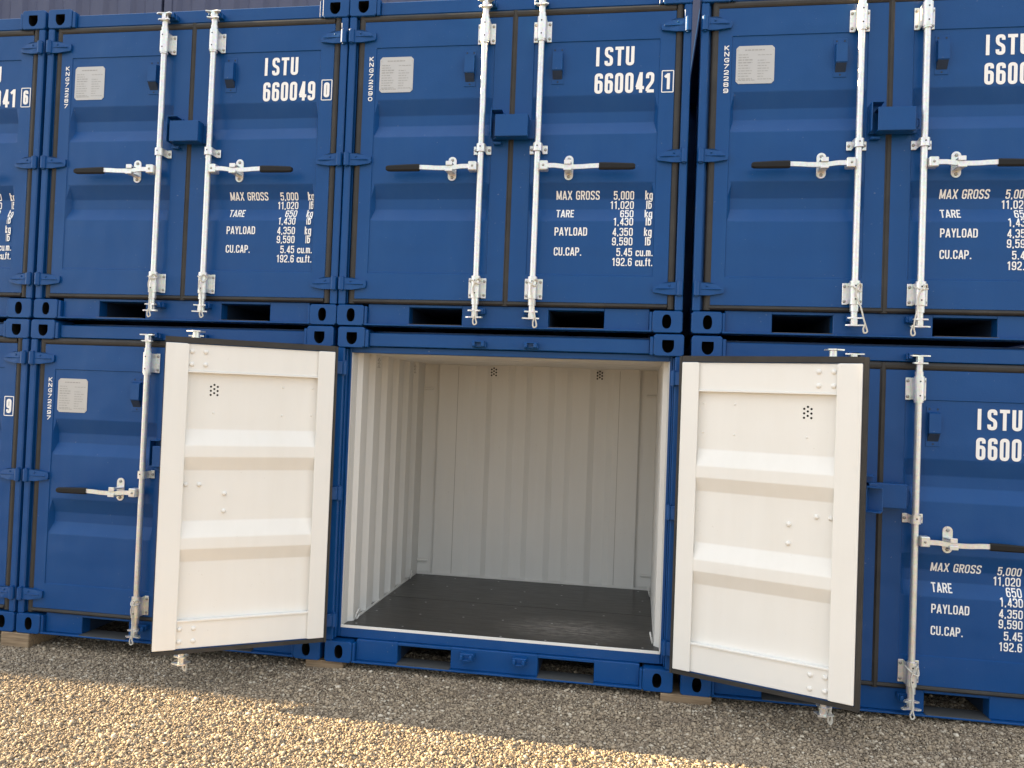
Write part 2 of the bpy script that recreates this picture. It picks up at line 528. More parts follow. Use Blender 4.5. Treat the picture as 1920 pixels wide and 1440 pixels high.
# ------------------------------------------------------------------ container parts
def casting_mb(x0, z0, top, rear=False):
    """corner casting 0.16 wide, 0.118 high with its hand hole"""
    b = MB(); w, h, d = 0.160, 0.118, 0.178
    cx, cz = x0 + w / 2, z0 + h / 2
    N = 40; r = 0.012
    outer = []; hole = []; inner = []
    hx, hz = cx + (0.004 if x0 < W / 2 else -0.004), (z0 + .060 if not top else z0 + .057)
    for k in range(N):
        t = 2 * math.pi * k / N + math.pi / N
        c, s_ = math.cos(t), math.sin(t)
        sc = 1 / max(abs(c) / (w / 2), abs(s_) / (h / 2))
        px, pz = c * sc, s_ * sc
        # soften the corners
        qx, qz = abs(px) - (w / 2 - r), abs(pz) - (h / 2 - r)
        if qx > 0 and qz > 0:
            l = math.hypot(qx, qz); f = r / max(l, 1e-6)
            px = math.copysign(w / 2 - r + qx * min(1, f), px); pz = math.copysign(h / 2 - r + qz * min(1, f), pz)
        outer.append((cx + px, cz + pz))
        if top:
            ex, ez = 0.032 * c, 0.040 * s_
            if s_ > 0: ez = min(0.030, 0.05 * s_ ** .6); ex = 0.032 * math.copysign(abs(c) ** .55, c)
        else:
            ex = 0.0245 * math.copysign(abs(c) ** .8, c); ez = 0.0385 * math.copysign(abs(s_) ** .9, s_)
        hole.append((hx + ex, hz + ez))
    e = 0.004
    ring = lambda pts, y, k=0.0: [(p[0] + (cx - p[0]) * k, y, p[1] + (cz - p[1]) * k) for p in pts]
    rings = [ring(outer, d), ring(outer, e), ring(outer, 0, e / (w / 2)), ring(hole, 0.0), ring(hole, .003), ring(hole, 0.10)]
    vs = [p for R_ in rings for p in R_]
    fs = []
    for j in range(len(rings) - 1):
        for k in range(N):
            fs.append((j * N + k, j * N + (k + 1) % N, (j + 1) * N + (k + 1) % N, (j + 1) * N + k))
    fs.append(list(range(N))); 
    b.add(vs, fs, 0)
    b.add(rings[-1], [list(range(N))], 1)
    for i, f in enumerate(b.f):
        if 4 * N <= i < 5 * N: b.m[i] = 1
    if rear: b.v = [(p[0], LEN - p[1], p[2]) for p in b.v]
    return b

def frame_mb():
    b = MB()
    for s in (0, 1):
        p = MB()
        p.box(0.002, 0.044, 0.003, 0.115, 0.119, 1.791, 0, 0.006)     # corner post
        p.box(0.0445, 0.052, 0.030, 0.110, 0.13, 1.785, 0, 0.002)      # inner step of the post
        p.box(0.0525, 0.068, 0.060, 0.112, 0.13, 1.80, 0, 0.003)      # door stop
        p.box(0.161, 0.180, 0.006, 0.05, 1.796, 1.895, 0, 0.003)     # weld plate beside the casting
        p.box(0.161, 0.176, 0.008, 0.05, 0.006, 0.112, 0, 0.003)
        p.box(0.004, 0.100, 0.180, LEN - .18, 1.80, 1.885, 0, 0.004)  # top side rail
        p.box(0.004, 0.062, 0.180, LEN - .18, 0.03, 0.165, 0, 0.004)  # bottom side rail
        p.box(0.004, 0.085, LEN - .118, LEN - .003, 0.119, 1.791, 0, 0.005)   # rear post
        if s: p.mirror(W)
        b.v, b.f = b.v + p.v, b.f + [[i + len(b.v) for i in f] for f in p.f]
        b.m += p.m; b.sm += p.sm
    # header
    b.box(0.1805, W - .1805, 0.028, 0.100, 1.803, 1.880, 0, 0.004)
    b.box(0.0685, W - .0685, 0.060, 0.112, 1.766, 1.801, 0, 0.003)
    # sill with two fork pockets
    xs = (0.1765, 0.4205, 0.729, 1.219, 1.5275, W - .1765)
    for i in (0, 2, 4):
        b.box(xs[i], xs[i + 1], 0.034, 0.110, 0.013, 0.1285, 0, 0.003)
    for i in (1, 3):
        b.box(xs[i], xs[i + 1], 0.0345, 0.110, 0.113, 0.128, 0, 0.002)
    b.box(0.1605, W - .1605, 0.004, 0.120, 0.003, 0.0125, 0, 0.002)
    for i in (1, 3):                                                   # pocket tunnels
        b.box(xs[i] - .004, xs[i] + .0, 0.1105, LEN - .1, 0.0135, 0.118, 1)
        b.box(xs[i + 1], xs[i + 1] + .004, 0.1105, LEN - .1, 0.0135, 0.118, 1)
        b.box(xs[i] + .001, xs[i + 1] - .001, 0.1105, LEN - .1, 0.114, 0.118, 1)
        b.box(xs[i] + .001, xs[i + 1] - .001, 0.0060, 0.135, 0.0130, 0.0155, 2)
        b.box(xs[i] + .001, xs[i + 1] - .001, LEN - .13, LEN - .11, 0.018, 0.112, 1)
    b.box(0.062, W - .062, 0.1205, LEN - .1, 0.120, 0.128, 1)         # under floor
    b.box(0.0685, W - .0685, 0.058, 0.118, 0.129, 0.186, 0, 0.003)     # riser behind the doors
    # rear rails
    b.box(0.162, W - .162, LEN - .09, LEN - .008, 1.80, 1.88, 0, 0.004)
    b.box(0.162, W - .162, LEN - .09, LEN - .008, 0.006, 0.13, 0, 0.004)
    return b

def corr_profile(a, b, period, depth, flat=0.30):
    """trapezoid wave points (t, d) from a to b"""
    out = [(a, 0.0)]; t = a
    n = max(1, round((b - a) / period)); p = (b - a) / n
    for k in range(n):
        t = a + k * p
        out += [(t + p * .28, 0.0), (t + p * .42, depth), (t + p * .72, depth), (t + p * .86, 0.0)]
    out.append((b, 0.0))
    return out

def sheet(b, prof, fpos, z0, z1, th, m_in, m_out):
    """folded sheet: prof [(t, d)], fpos(t, d) -> (x, y); th offset gives its second face"""
    n = len(prof)
    for k, (mat, o) in enumerate(((m_in, 0.0), (m_out, th))):
        vs = []
        for t, d in prof:
            x, y = fpos(t, d + o)
            vs += [(x, y, z0), (x, y, z1)]
        b.add(vs, [(2 * i, 2 * i + 1, 2 * i + 3, 2 * i + 2) for i in range(n - 1)], mat)

def side_wall_mb(right):
    b = MB()
    prof = [(0.1205, .026), (0.150, .026), (0.172, 0), (0.19, 0)] + corr_profile(0.19, 1.41, 0.245, 0.030)[1:-1] + [(1.41, 0), (BACK + .0295, 0)]
    sheet(b, prof, lambda t, d: (0.100 - d, t), 0.165, 1.80, 0.004, 0, 1)
    b.box(0.0683, 0.074, 0.064, 0.120, 0.187, 1.7655, 0)               # white lining of the jamb
    b.box(0.0925, 0.104, 0.175, 1.44, 0.186, 0.200, 0)                 # skirting along the floor
    if right: b.mirror(W)
    return b

def back_wall_mb():
    b = MB()
    x0, x1 = 0.225, W - .225
    prof = [(x0, 0)] + corr_profile(0.37, W - .37, 0.30, 0.022) + [(x1, 0)]
    sheet(b, prof, lambda t, d: (t, BACK + d), 0.165, 1.79, 0.004, 0, 1)
    for xa, xb in ((0.085, x0 + .002), (x1 - .002, W - .085)):
        b.box(xa, xb, BACK + .030, BACK + .034, 0.165, 1.79, 0)
    for x in (x0, x1):
        b.box(x - .002, x + .002, BACK + .001, BACK + .032, 0.165, 1.79, 0)
    for x in (0.37, W - .37):                                          # welded seams
        b.box(x - .0018, x + .0018, BACK - .0012, BACK + .001, 0.21, 1.765, 2)
    # the blue outer skin of the rear end
    prof = corr_profile(0.086, W - .086, 0.29, -0.03)
    sheet(b, prof, lambda t, d: (t, LEN - .014 + d), 0.13, 1.80, -0.003, 1, 1)
    b.box(0.106, W - .106, BACK - .010, BACK - .001, 0.193, 0.205, 0)
    return b

def roof_mb():
    b = MB()
    n = 6
    prof = corr_profile(0.115, BACK + .03, 0.22, 0.012)
    for mat, zz in ((0, 1.773), (1, 1.777)):
        vs = []
        for t, d in prof:
            for x in np.linspace(0.086, W - .086, 9):
                q = (x - W / 2) / (W / 2)
                vs.append((x, t, zz + d + 0.006 * (1 - q * q) + 0.004 * math.sin(7 * x + 5 * t) + .003 * math.sin(13 * x - 9 * t)))
        b.add(vs, [(9 * i + j, 9 * i + j + 1, 9 * (i + 1) + j + 1, 9 * (i + 1) + j) for i in range(len(prof) - 1) for j in range(8)], mat)
    b.box(0.1005, W - .1005, 0.181, LEN - .181, 1.83, 1.902, 1)            # outer roof skin
    return b

def floor_mb():
    b = MB()
    b.box(0.0755, W - .0755, 0.070, 0.800, 0.180, 0.1915, 0)
    b.box(0.107, W - .107, 0.803, BACK - .011, 0.180, 0.1920, 0)
    b.box(0.0695, W - .0695, 0.0575, 0.0695, 0.182, 0.1965, 1, 0.001)     # white painted edge of the threshold
    for x in (0.16, 0.42, 0.72, 0.98, 1.24, 1.55, 1.79):
        for y in (0.12, 0.43, 0.72, 0.90, 1.18, 1.46):
            if random.random() < 0.8:
                b.disc((x + random.uniform(-.03, .03), y + random.uniform(-.02, .02), 0.1928), (0, 0, 1), 0.0070, 2, 8)
    return b

SLX0, SLX1, SLZ0, SLZ1 = 0.086, 0.964, 0.158, 1.758
def leaf_mb():
    b = MB()
    xs = sorted({SLX0, SLX1, PX0, PX0 + .003, PX0 + .004, PX0 + .021, PX1 - .021, PX1 - .004, PX1 - .003, PX1, .35, .50, .65})
    zs = {SLZ0, SLZ1, PZ0, PZ0 + .003, PZ1 - .003, PZ1, .45, .95, 1.05, 1.45}
    for t, a, c, e in CHAN:
        for k in (-.06, -.02, .02, .06, .94, .98, 1.02, 1.06):
            zs |= {t + (a - t) * k, e + (c - e) * k}
    zs = sorted(zs)
    nx = len(xs)
    def yy(x, z):
        if x in (PX0,) : x -= 1e-6
        if x in (PX1,) : x += 1e-6
        return leaf_y(x, z)
    def grid(X, Z, fy, mat):
        vs = [(x, fy(x, z), z) for z in Z for x in X]
        n = len(X)
        b.add(vs, [(j * n + i, j * n + i + 1, (j + 1) * n + i + 1, (j + 1) * n + i) for j in range(len(Z) - 1) for i in range(n - 1)], mat)
    grid(xs, zs, yy, 0)
    xi = sorted([x for x in xs if PX0 - .001 < x < PX1 + .001] + [PX0 + .0036, PX0 + .010, PX1 - .010, PX1 - .0036]); zi = [z for z in zs if PZ0 - .001 < z < PZ1 + .001]
    grid(xi, zi, lambda x, z: leaf_y(min(max(x, PX0 + .0035), PX1 - .0035), min(max(z, PZ0 + .0035), PZ1 - .0035), .0036, .010) + .004, 1)
    # inner box frame: two stiles, two beams with turned lips
    b.box(SLX0 + .001, PX0 + .006, 0.0290, 0.0620, SLZ0 + .001, SLZ1 - .001, 1, 0.003)
    b.box(PX1 - .006, SLX1 - .001, 0.0290, 0.0620, SLZ0 + .001, SLZ1 - .001, 1, 0.003)
    b.box(PX0 + .002, PX0 + .0130, 0.0575, 0.0618, SLZ0 + .003, SLZ1 - .003, 1, 0.001)
    b.box(PX1 - .0130, PX1 - .002, 0.0575, 0.0618, SLZ0 + .003, SLZ1 - .003, 1, 0.001)
    b.box(PX0 + .0065, PX1 - .0065, 0.0290, 0.050, SLZ0 + .002, PZ0 - .006, 1, 0.002)
    b.box(PX0 + .0065, PX1 - .0065, 0.0290, 0.058, PZ0 - .0058, PZ0 + .003, 1, 0.001)
    b.box(PX0 + .0065, PX1 - .0065, 0.0290, 0.050, PZ1 + .004, SLZ1 - .002, 1, 0.002)
    b.box(PX0 + .0065, PX1 - .0065, 0.0290, 0.058, PZ1 - .004, PZ1 + .0038, 1, 0.001)
    # blue returned edges
    b.box(SLX0 - .0008, SLX1 + .0008, 0.0185, 0.052, SLZ0 - .002, SLZ0, 0)
    b.box(SLX0 - .0008, SLX1 + .0008, 0.0185, 0.052, SLZ1, SLZ1 + .002, 0)
    b.box(SLX0 - .002, SLX0 - .001, 0.0185, 0.052, SLZ0, SLZ1, 0)
    b.box(SLX1 + .001, SLX1 + .002, 0.0185, 0.052, SLZ0, SLZ1, 0)
    # bolt heads on the inside, where the lock gear is fixed
    for x, z in ((.766, 1.716), (.834, 1.716), (.766, 1.648), (.834, 1.648), (.766, .262), (.834, .262), (.766, .196), (.834, .196)):
        b.bolt(x, .050, z, .0125, .009, 1, 1)
    for x, z in ((.770, 1.014), (.836, 1.014), (.642, .965), (.642, .872), (.716, 1.395), (.36, 1.39), (.36, 1.545), (.20, 1.395), (.20, 1.545)):
        sm = x < .5 or z == 1.395
        b.bolt(x, leaf_y(x, z) + .004, z, .006 if sm else .0125, .004 if sm else .012, 1, 1)
    for dx, dz in ((-.017, .022), (0, .032), (.017, .022), (-.017, .0), (0, .01), (.017, .0), (-.017, -.022), (0, -.012), (.017, -.022)):
        b.disc((.716 + dx, leaf_y(.716, 1.5) + .0046, 1.513 + dz), (0, 1, 0), .0056, 2)
    return b

def seal_mb(right, shut=True):
    b = MB()
    prof = lambda u0, u1: [(u0, .060), (u0, .024), (u0 + (u1 - u0) * .15, .0165), (u0 + (u1 - u0) * .40, .0115), (u0 + (u1 - u0) * .72, .0130), (u0 + (u1 - u0) * .93, .0180), (u1, .026), (u1, .060)]
    hs, zb, zt = (0.060, 0.128, 1.797) if shut else (0.072, 0.134, 1.788)
    he = .0975 if shut and not right else .0845
    if right and shut: hs = .047
    b.prism(prof(hs, he), 2, zb, zt)                                           # hinge side  (x, y) along z
    if right:                                                                    # the lapping lip sits on the right leaf
        b.prism(prof(0.9930, 0.9560) if shut else prof(0.9880, 0.9665), 2, zb + .0005, zt - .0005)
    else:
        b.prism(prof(0.9668, 0.9655), 2, zb + .004, zt - .004)
    q = lambda u0, u1: [(p[1], p[0]) for p in prof(u0, u1)]
    b.prism(q(zb + .0015, 0.1555), 0, 0.0865, 0.966)                             # bottom (y, z) along x
    b.prism(q(zt + .0020, 1.7605), 0, 0.0865, 0.966)                             # top
    return b

ROD_X, ROD_Y = 0.815, -0.034
def rod_mb():
    b = MB()
    b.tube([(ROD_X, ROD_Y, .085), (ROD_X, ROD_Y, 1.800)], .0165, 16)
    b.tube([(ROD_X, ROD_Y, .128), (ROD_X, ROD_Y, .160)], .0215, 16)
    b.tube([(ROD_X, ROD_Y, 1.725), (ROD_X, ROD_Y, 1.750)], .0200, 16)
    b.tube([(ROD_X, ROD_Y, .268), (ROD_X, ROD_Y, .286)], .0225, 16)
    b.tube([(ROD_X, ROD_Y, 1.592), (ROD_X, ROD_Y, 1.602)], .0225, 16)
    for z0, s in ((.092, -1), (1.793, 1)):                                       # locking cams: two pronged plates and a web
        z1 = z0 + s * .036
        b.tube([(ROD_X, ROD_Y, z0 - s * .006), (ROD_X, ROD_Y, z1 + s * .003)], .0185, 12)
        pl = lambda k: [(ROD_X - .046 * k, ROD_Y - .020), (ROD_X - .030 * k, ROD_Y - .030), (ROD_X + .012 * k, ROD_Y - .022), (ROD_X + .044 * k, ROD_Y - .032),
                        (ROD_X + .050 * k, ROD_Y - .018), (ROD_X + .024 * k, ROD_Y + .010), (ROD_X + .020 * k, ROD_Y + .026), (ROD_X - .018 * k, ROD_Y + .026), (ROD_X - .022 * k, ROD_Y + .008)]
        b.prism(pl(.78), 2, z0 - s * .004, z0 + s * .003)
        b.prism(pl(1.0), 2, z1 - s * .003, z1 + s * .004)
        b.box(ROD_X - .011, ROD_X + .014, ROD_Y - .024, ROD_Y + .014, min(z0, z1), max(z0, z1), 0, .003)
    return b

def bracket_mb(z0, z1, wide=.100):
    b = MB()
    cz = (z0 + z1) / 2; tall = z1 - z0 > .07
    for s in (-1, 1):
        xi, xo = ROD_X + s * .024, ROD_X + s * wide / 2
        b.box(min(xi, xo), max(xi, xo), .0105, .0155, z0, z1, 0, .002)
        zz = (z0 + .018, z1 - .018) if tall else (cz,)
        for z in zz: b.bolt((xi + xo) / 2 + s * .002, .0105, z, .0085, .006, 1)
        b.box(ROD_X + s * .0235 - .002, ROD_X + s * .0235 + .002, -.038, .0155, z0 + .002, z1 - .002, 0, .001)
    k = 10
    arc = [(ROD_X + .0255 * math.cos(math.pi + math.pi * i / k), -.036 + .0215 * math.sin(math.pi + math.pi * i / k)) for i in range(k + 1)]
    arc2 = [(ROD_X + .0225 * math.cos(math.pi + math.pi * i / k), -.036 + .0185 * math.sin(math.pi + math.pi * i / k)) for i in range(k, -1, -1)]
    b.prism(arc + arc2, 2, z0 + .002 if not tall else z0 - .004, z1 - .002 if not tall else z1 + .004)
    for z in ((z0 + .022, z1 - .022) if tall else (cz + .004,)):
        b.disc((ROD_X, -.0581, z), (0, -1, 0), .0042, 2, 8)
    return b

def handle_mb():
    b = MB()
    z = .897
    b.box(.752, .7975, -.068, -.014, z - .027, z + .024, 0, .004)
    b.bolt(.776, -.068, z - .002, .007, .004, 1)
    top = [(.752, z + .009), (.715, z + .009), (.690, z + .006), (.655, z + .001), (.600, z + .000), (.560, z + .001), (.520, z + .004), (.466, z + .006)]
    for (xa, za), (xb, zb) in zip(top[:-1], top[1:]):
        b.add([(xa, -.062, za), (xb, -.062, zb), (xb, -.062, zb - .024), (xa, -.062, za - .024),
               (xa, -.050, za), (xb, -.050, zb), (xb, -.050, zb - .024), (xa, -.050, za - .024)],
              [(0, 1, 2, 3), (4, 5, 6, 7), (0, 1, 5, 4), (3, 2, 6, 7)])
    return b
def grip_mb():
    b = MB()
    z = .889
    pts = [(.473, z + .0), (.466, z), (.40, z - .001), (.31, z - .003), (.290, z - .003), (.279, z - .003)]
    hh = [.0175, .019, .0185, .0165, .0155, .010]
    vs = []
    for (x, zz), h in zip(pts, hh):
        for dy, dz in ((-.6, -1), (-1, -.6), (-1, .6), (-.6, 1), (.6, 1), (1, .6), (1, -.6), (.6, -1)):
            vs.append((x, -.056 + dy * .0115, zz + dz * h))
    fs = [(8 * i + k, 8 * i + (k + 1) % 8, 8 * (i + 1) + (k + 1) % 8, 8 * (i + 1) + k) for i in range(len(pts) - 1) for k in range(8)]
    fs += [list(range(8)), list(range(8 * (len(pts) - 1), 8 * len(pts)))]
    b.add(vs, fs, 0)
    return b
def retainer_mb():
    b = MB()
    x, z0, z1, r = .643, .834, .970, .024
    poly = []
    for i in range(9): poly.append((x + r * math.cos(math.pi * i / 8), z1 - r + r * math.sin(math.pi * i / 8)))
    for i in range(9): poly.append((x - r * math.cos(math.pi * i / 8), z0 + r - r * math.sin(math.pi * i / 8)))
    b.prism([(p[0], p[1]) for p in poly], 1, .0165, .0225)
    b.box(x - .019, x + .019, -.0445, .016, .866, .874, 0, .002)        # cradle under the lever
    b.box(x - .019, x + .019, -.0680, -.0445, .866, .873, 0, .002)
    b.box(x - .021, x + .021, -.0735, -.0680, .864, .884, 0, .002)
    b.box(x - .019, x + .019, -.066, .016, .908, .916, 0, .002)          # hasp above it
    b.box(x - .017, x + .019, -.0710, -.0655, .898, .922, 0, .002)
    b.bolt(x, .0165, z1 - .020, .0095, .007, 1); b.bolt(x, .0165, z0 + .018, .0095, .007, 1)
    return b

def hinge_mb(z0, z1):
    b = MB()
    c = (z0 + z1) / 2; h = (z1 - z0) / 2
    b.tube([(.021, -.002, z0), (.021, -.002, z1)], .0185, 14)
    b.tube([(.021, -.002, z0 - .006), (.021, -.002, z1 + .006)], .010, 10)
    poly = [(.030, c - h * .96), (.085, c - h * .96), (.160, c - h * .62), (.166, c - h * .2), (.164, c + h * .55), (.120, c + h * .72), (.085, c + h * .96), (.030, c + h * .96)]
    vs = [(x, -.004 if x < .1 else .004, z) for x, z in poly] + [(x, .0175 if x > .1 else .010, z) for x, z in poly]
    n = len(poly)
    b.add(vs, [list(range(n)), list(range(n, 2 * n))] + [(k, (k + 1) % n, n + (k + 1) % n, n + k) for k in range(n)])
    b.box(.045, .150, -.007, -.001, c - h * .12, c + h * .02, 0, .003)   # pressed rib
    b.bolt(.075, -.004, c + h * .45, .006, .003)
    return b

def vent_mb():
    b = MB()
    x0, x1 = .690, .758; y = Y_PN
    b.box(x0, x1, y - .0035, y - .0005, 1.372, 1.576, 0, .001)
    prof = [(y - .003, 1.548), (y - .034, 1.540), (y - .036, 1.443), (y - .032, 1.438), (y - .003, 1.438)]
    b.prism(prof, 0, x0 + .007, x1 - .005)
    b.prism([(y - .004, 1.4375), (y - .031, 1.4375), (y - .004, 1.398)], 0, x0 + .009, x1 - .007, 1)
    for x, z in ((x0 + .014, 1.563), (x1 - .014, 1.563), ((x0 + x1) / 2, 1.384)):
        b.disc((x, y - .0042, z), (0, -1, 0), .0055, 1, 8)
    return b

def plate_mb():
    b = MB()
    x0, x1, z0, z1, k = .191, .390, 1.349, 1.554, .014
    poly = [(x0 + k, z0), (x1 - k, z0), (x1, z0 + k), (x1, z1 - k), (x1 - k, z1), (x0 + k, z1), (x0, z1 - k), (x0, z0 + k)]
    b.prism(poly, 1, .0205, .0226)
    R2 = random.Random(3)
    def dash(xa, xb, z, h):
        x = xa
        while x < xb:
            l = R2.uniform(.008, .022); e = min(xb, x + l)
            b.add([(x, .0200, z), (e, .0200, z), (e, .0200, z + h), (x, .0200, z + h)], [(0, 1, 2, 3)], 1)
            x = e + .004
    dash(x0 + .045, x1 - .05, z1 - .026, .006)
    z = z1 - .050
    for i in range(10):
        dash(x0 + .012, x0 + R2.uniform(.06, .095), z, .0042 if i not in (2, 3) else .0058)
        if i != 1: dash(x0 + .112, x0 + R2.uniform(.14, .185), z - .002, .0036)
        z -= .0145
    dash(x0 + .016, x1 - .10, z1 - .188, .004)
    for p in ((x0 + .008, z1 - .02), (x1 - .008, z1 - .02), (x0 + .008, z0 + .02), (x1 - .008, z0 + .02)):
        b.bolt(p[0], .0205, p[1], .0035, .002, 0)
    return b

def lock_box_mb():
    b = MB()                                                             # cover on the right leaf, reaching over the left one (true x)
    x0, x1, z0, z1, yf, yb = .897, 1.078, 1.056, 1.177, -.072, -.004
    t = .005
    b.box(x0, x1, yf, yf + t, z0, z1, 0, .002)
    b.box(x0, x1, yf + t + .0003, yb, z1 - t, z1, 0, .001)
    b.box(x0 + .001, x1, yf + t + .0003, yb, z0, z0 + t, 0, .001)
    b.box(x1 - t, x1 - .0005, yf + t + .0003, yb + .02, z0 + t + .0003, z1 - t - .0003, 0, .001)
    b.box(1.004, 1.108, yb + .0003, .0165, 1.060, 1.170, 0, .004)
    b.box(.962, .967, yf + t + .0003, yb - .004, z0 + t + .0003, z1 - t - .0003, 0, .001)
    pts = [(1.110 + .008 * math.cos(q), .004, 1.118 + .022 * math.sin(q)) for q in np.linspace(-1.7, 1.7, 9)]
    b.tube(pts, .0038, 8)
    return b
def staple_mb():
    b = MB()                                                             # plate and shackle eye on the left leaf, under the cover
    z0, z1, yf, yb = 1.056, 1.177, -.060, -.004
    b.box(.868, .940, yb + .0003, .0165, z0 + .004, z1 + .036, 0, .003)
    b.box(.868, .8735, yf, yb, z0 + .004, z1 + .034, 0, .002)
    b.box(.874, .930, yf, yb, z1 + .0295, z1 + .034, 0, .001)
    b.box(.878, .925, yb - .012, .0160, z0 - .026, z0 - .012, 0, .003)
    return b

def keeper_mb(x, z, s):
    b = MB()
    y = .0275 if s > 0 else .0335
    b.box(x - .040, x + .040, -.004, y, z - .016, z + .016, 0, .003)
    for q in (-1, 1):
        b.box(x + q * .026 - .009, x + q * .026 + .009, -.032, -.0043, z - .013, z + .013, 0, .004)
    b.box(x - .036, x + .036, -.026, -.0043, z + s * .0145 - .003, z + s * .0145 + .003, 0, .001)
    return b

def ring_mb(y):
    b = MB()
    pts = [(0.118 - .010 * math.sin(a) * 0, y + .030 * math.cos(a), 0.222 + .030 * math.sin(a)) for a in np.linspace(0.1, 2 * math.pi - .1, 18)]
    pts = [(0.108 + .014 * ((p[2] - .192) / .06), p[1], p[2]) for p in pts]
    b.tube(pts, .0045, 8)
    return b

PIN_L = (PINX, PINY, 0.0)
PIN_R = (W - PINX, PINY, 0.0)
HINGES = ((.203, .275), (.921, .994), (1.636, 1.710))

def make_container():
    root = empty("shipping_container", "x", "shipping container")
    frame_mb().build("frame", [M_BLUE, M_INNER, M_GREYPL], root)
    for rear in (False, True):
        for x0 in (0.0, W - .160):
            casting_mb(x0, 0.0, False, rear).build("corner_casting", [M_BLUE, M_HOLE], root)
            casting_mb(x0, H - .118, True, rear).build("corner_casting", [M_BLUE, M_HOLE], root)
    side_wall_mb(False).build("side_wall", [M_LINER, M_BLUE], root)
    side_wall_mb(True).build("side_wall", [M_LINER, M_BLUE], root)
    back_wall_mb().build("back_wall", [M_LINER, M_BLUE, M_BOLT], root)
    roof_mb().build("roof", [M_LINER, M_BLUE], root)
    floor_mb().build("floor", [M_FLOOR, M_WHITE, M_PLATE], root)
    for x in (ROD_X + .012, W - ROD_X - .012):
        keeper_mb(x, 1.828, 1).build("lock_keeper", M_BLUE, root)
        keeper_mb(x, .096, -1).build("lock_keeper", M_BLUE, root)
    for side in (0, 1):
        pin = PIN_R if side else PIN_L
        def put(mb, name, mats, parent, mir=True):
            if side and mir: mb.mirror(W)
            mb.shift((-pin[0], -pin[1], 0))
            return mb.build(name, mats, parent)
        d = put(leaf_mb(), "door", [M_BLUE, M_WHITE, M_HOLE], root)
        d.location = pin
        put(seal_mb(side), "seal", M_RUBBER, d)
        put(rod_mb(), "lock_rod", M_GALV, d)
        for z0, z1 in ((.168, .282), (.978, 1.026), (1.606, 1.722)):
            put(bracket_mb(z0, z1), "rod_bracket", [M_GALV, M_BOLT, M_HOLE], d)
        put(handle_mb(), "handle", [M_GALV, M_BOLT], d)
        put(grip_mb(), "handle_grip", M_GRIP, d)
        put(retainer_mb(), "handle_retainer", [M_GALV, M_BOLT], d)
        for z0, z1 in HINGES: put(hinge_mb(z0, z1), "hinge", M_BLUE, d)
        put(vent_mb(), "vent_cover", [M_BLUE, M_INNER], d)
        if not side:
            put(plate_mb(), "data_plate", [M_PLATE, M_ENGR], d)
            put(staple_mb(), "lock_staple", M_BLUE, d)
        else:
            put(lock_box_mb(), "lock_box", M_BLUE, d, mir=False)
    return root

def copy_tree(o, parent=None, keep=None):
    c = o.copy(); COL.objects.link(c); c.parent = parent
    for ch in o.children:
        if keep and ch.name.split('.')[0] not in keep: continue
        copy_tree(ch, c, None if parent is None and not keep else keep)
    return c

def door_of(root, right):
    ds = [c for c in root.children if c.name.split('.')[0] == "door"]
    return [d for d in ds if (d.location.x > W / 2) == right][0]

ROWS = [("MAX GROSS", .733, 1.239, .240, "5,000", "kg"), (None, .681, 0, 0, "11,020", "lb"),
        ("TARE", .630, 1.242, .098, "650", "kg"), (None, .583, 0, 0, "1,430", "lb"),
        ("PAYLOAD", .526, 1.238, .180, "4,350", "kg"), (None, .474, 0, 0, "9,590", "lb"),
        ("CU.CAP.", .415, 1.238, .153, "5.45", "cu.m."), (None, .361, 0, 0, "192.6", "cu.ft.")]
_weights = None
def letter(root, kng, number, check):
    global _weights
    dl, dr = door_of(root, False), door_of(root, True)
    if kng:
        b = MB()
        for i, ch in enumerate(kng):
            w = .0265 if ch != '1' else .02
            draw_text(b, ch, 1.532 - i * .0332, .0245, x0=.141 - w / 2, width=w, wfac=1.0, stroke=.20)
        b.shift((-PIN_L[0], -PIN_L[1], 0)).build("serial_lettering", M_TEXT, dl, recalc=False)
    b = MB()
    draw_text(b, "I", 1.467, .106, x0=1.434, wfac=.40, stroke=.165)
    draw_text(b, "STU", 1.467, .106, x0=1.480, width=.163, wfac=.42, stroke=.165)
    draw_text(b, number, 1.314, .113, x0=1.430, width=.324, wfac=.40, stroke=.155)
    draw_text(b, check, 1.328, .088, x0=1.810, width=.033, wfac=.42, stroke=.18)
    bx = [Vector(p) for p in ((1.796, 1.313), (1.857, 1.313), (1.857, 1.430), (1.796, 1.430))]
    for i in range(4): strip(b, [bx[i], bx[(i + 1) % 4]], .0052, False, .0016 + .0002 * i, skin_y)
    b.shift((-PIN_R[0], -PIN_R[1], 0)).build("number_lettering", M_TEXT, dr, recalc=False)
    if _weights is None:
        b = MB(); h = .0460
        for lab, z, x, wd, num, unit in ROWS:
            if lab: draw_text(b, lab, z, h, x0=x, width=wd, wfac=.50)
            draw_text(b, num, z, h * .955, x1=1.667, width=None, wfac=.48, stroke=.138)
            if unit in ("kg", "lb"): draw_text(b, unit, z, h, x1=1.768 if unit == "kg" else 1.764, width=.040 if unit == "kg" else .030, wfac=.46)
            else: draw_text(b, unit, z, h * .96, x0=1.686, width=.092, wfac=.46)
        _weights = b.shift((-PIN_R[0], -PIN_R[1], 0)).build("weight_lettering", M_TEXT, dr, recalc=False)
    else:
        c = _weights.copy(); COL.objects.link(c); c.parent = dr

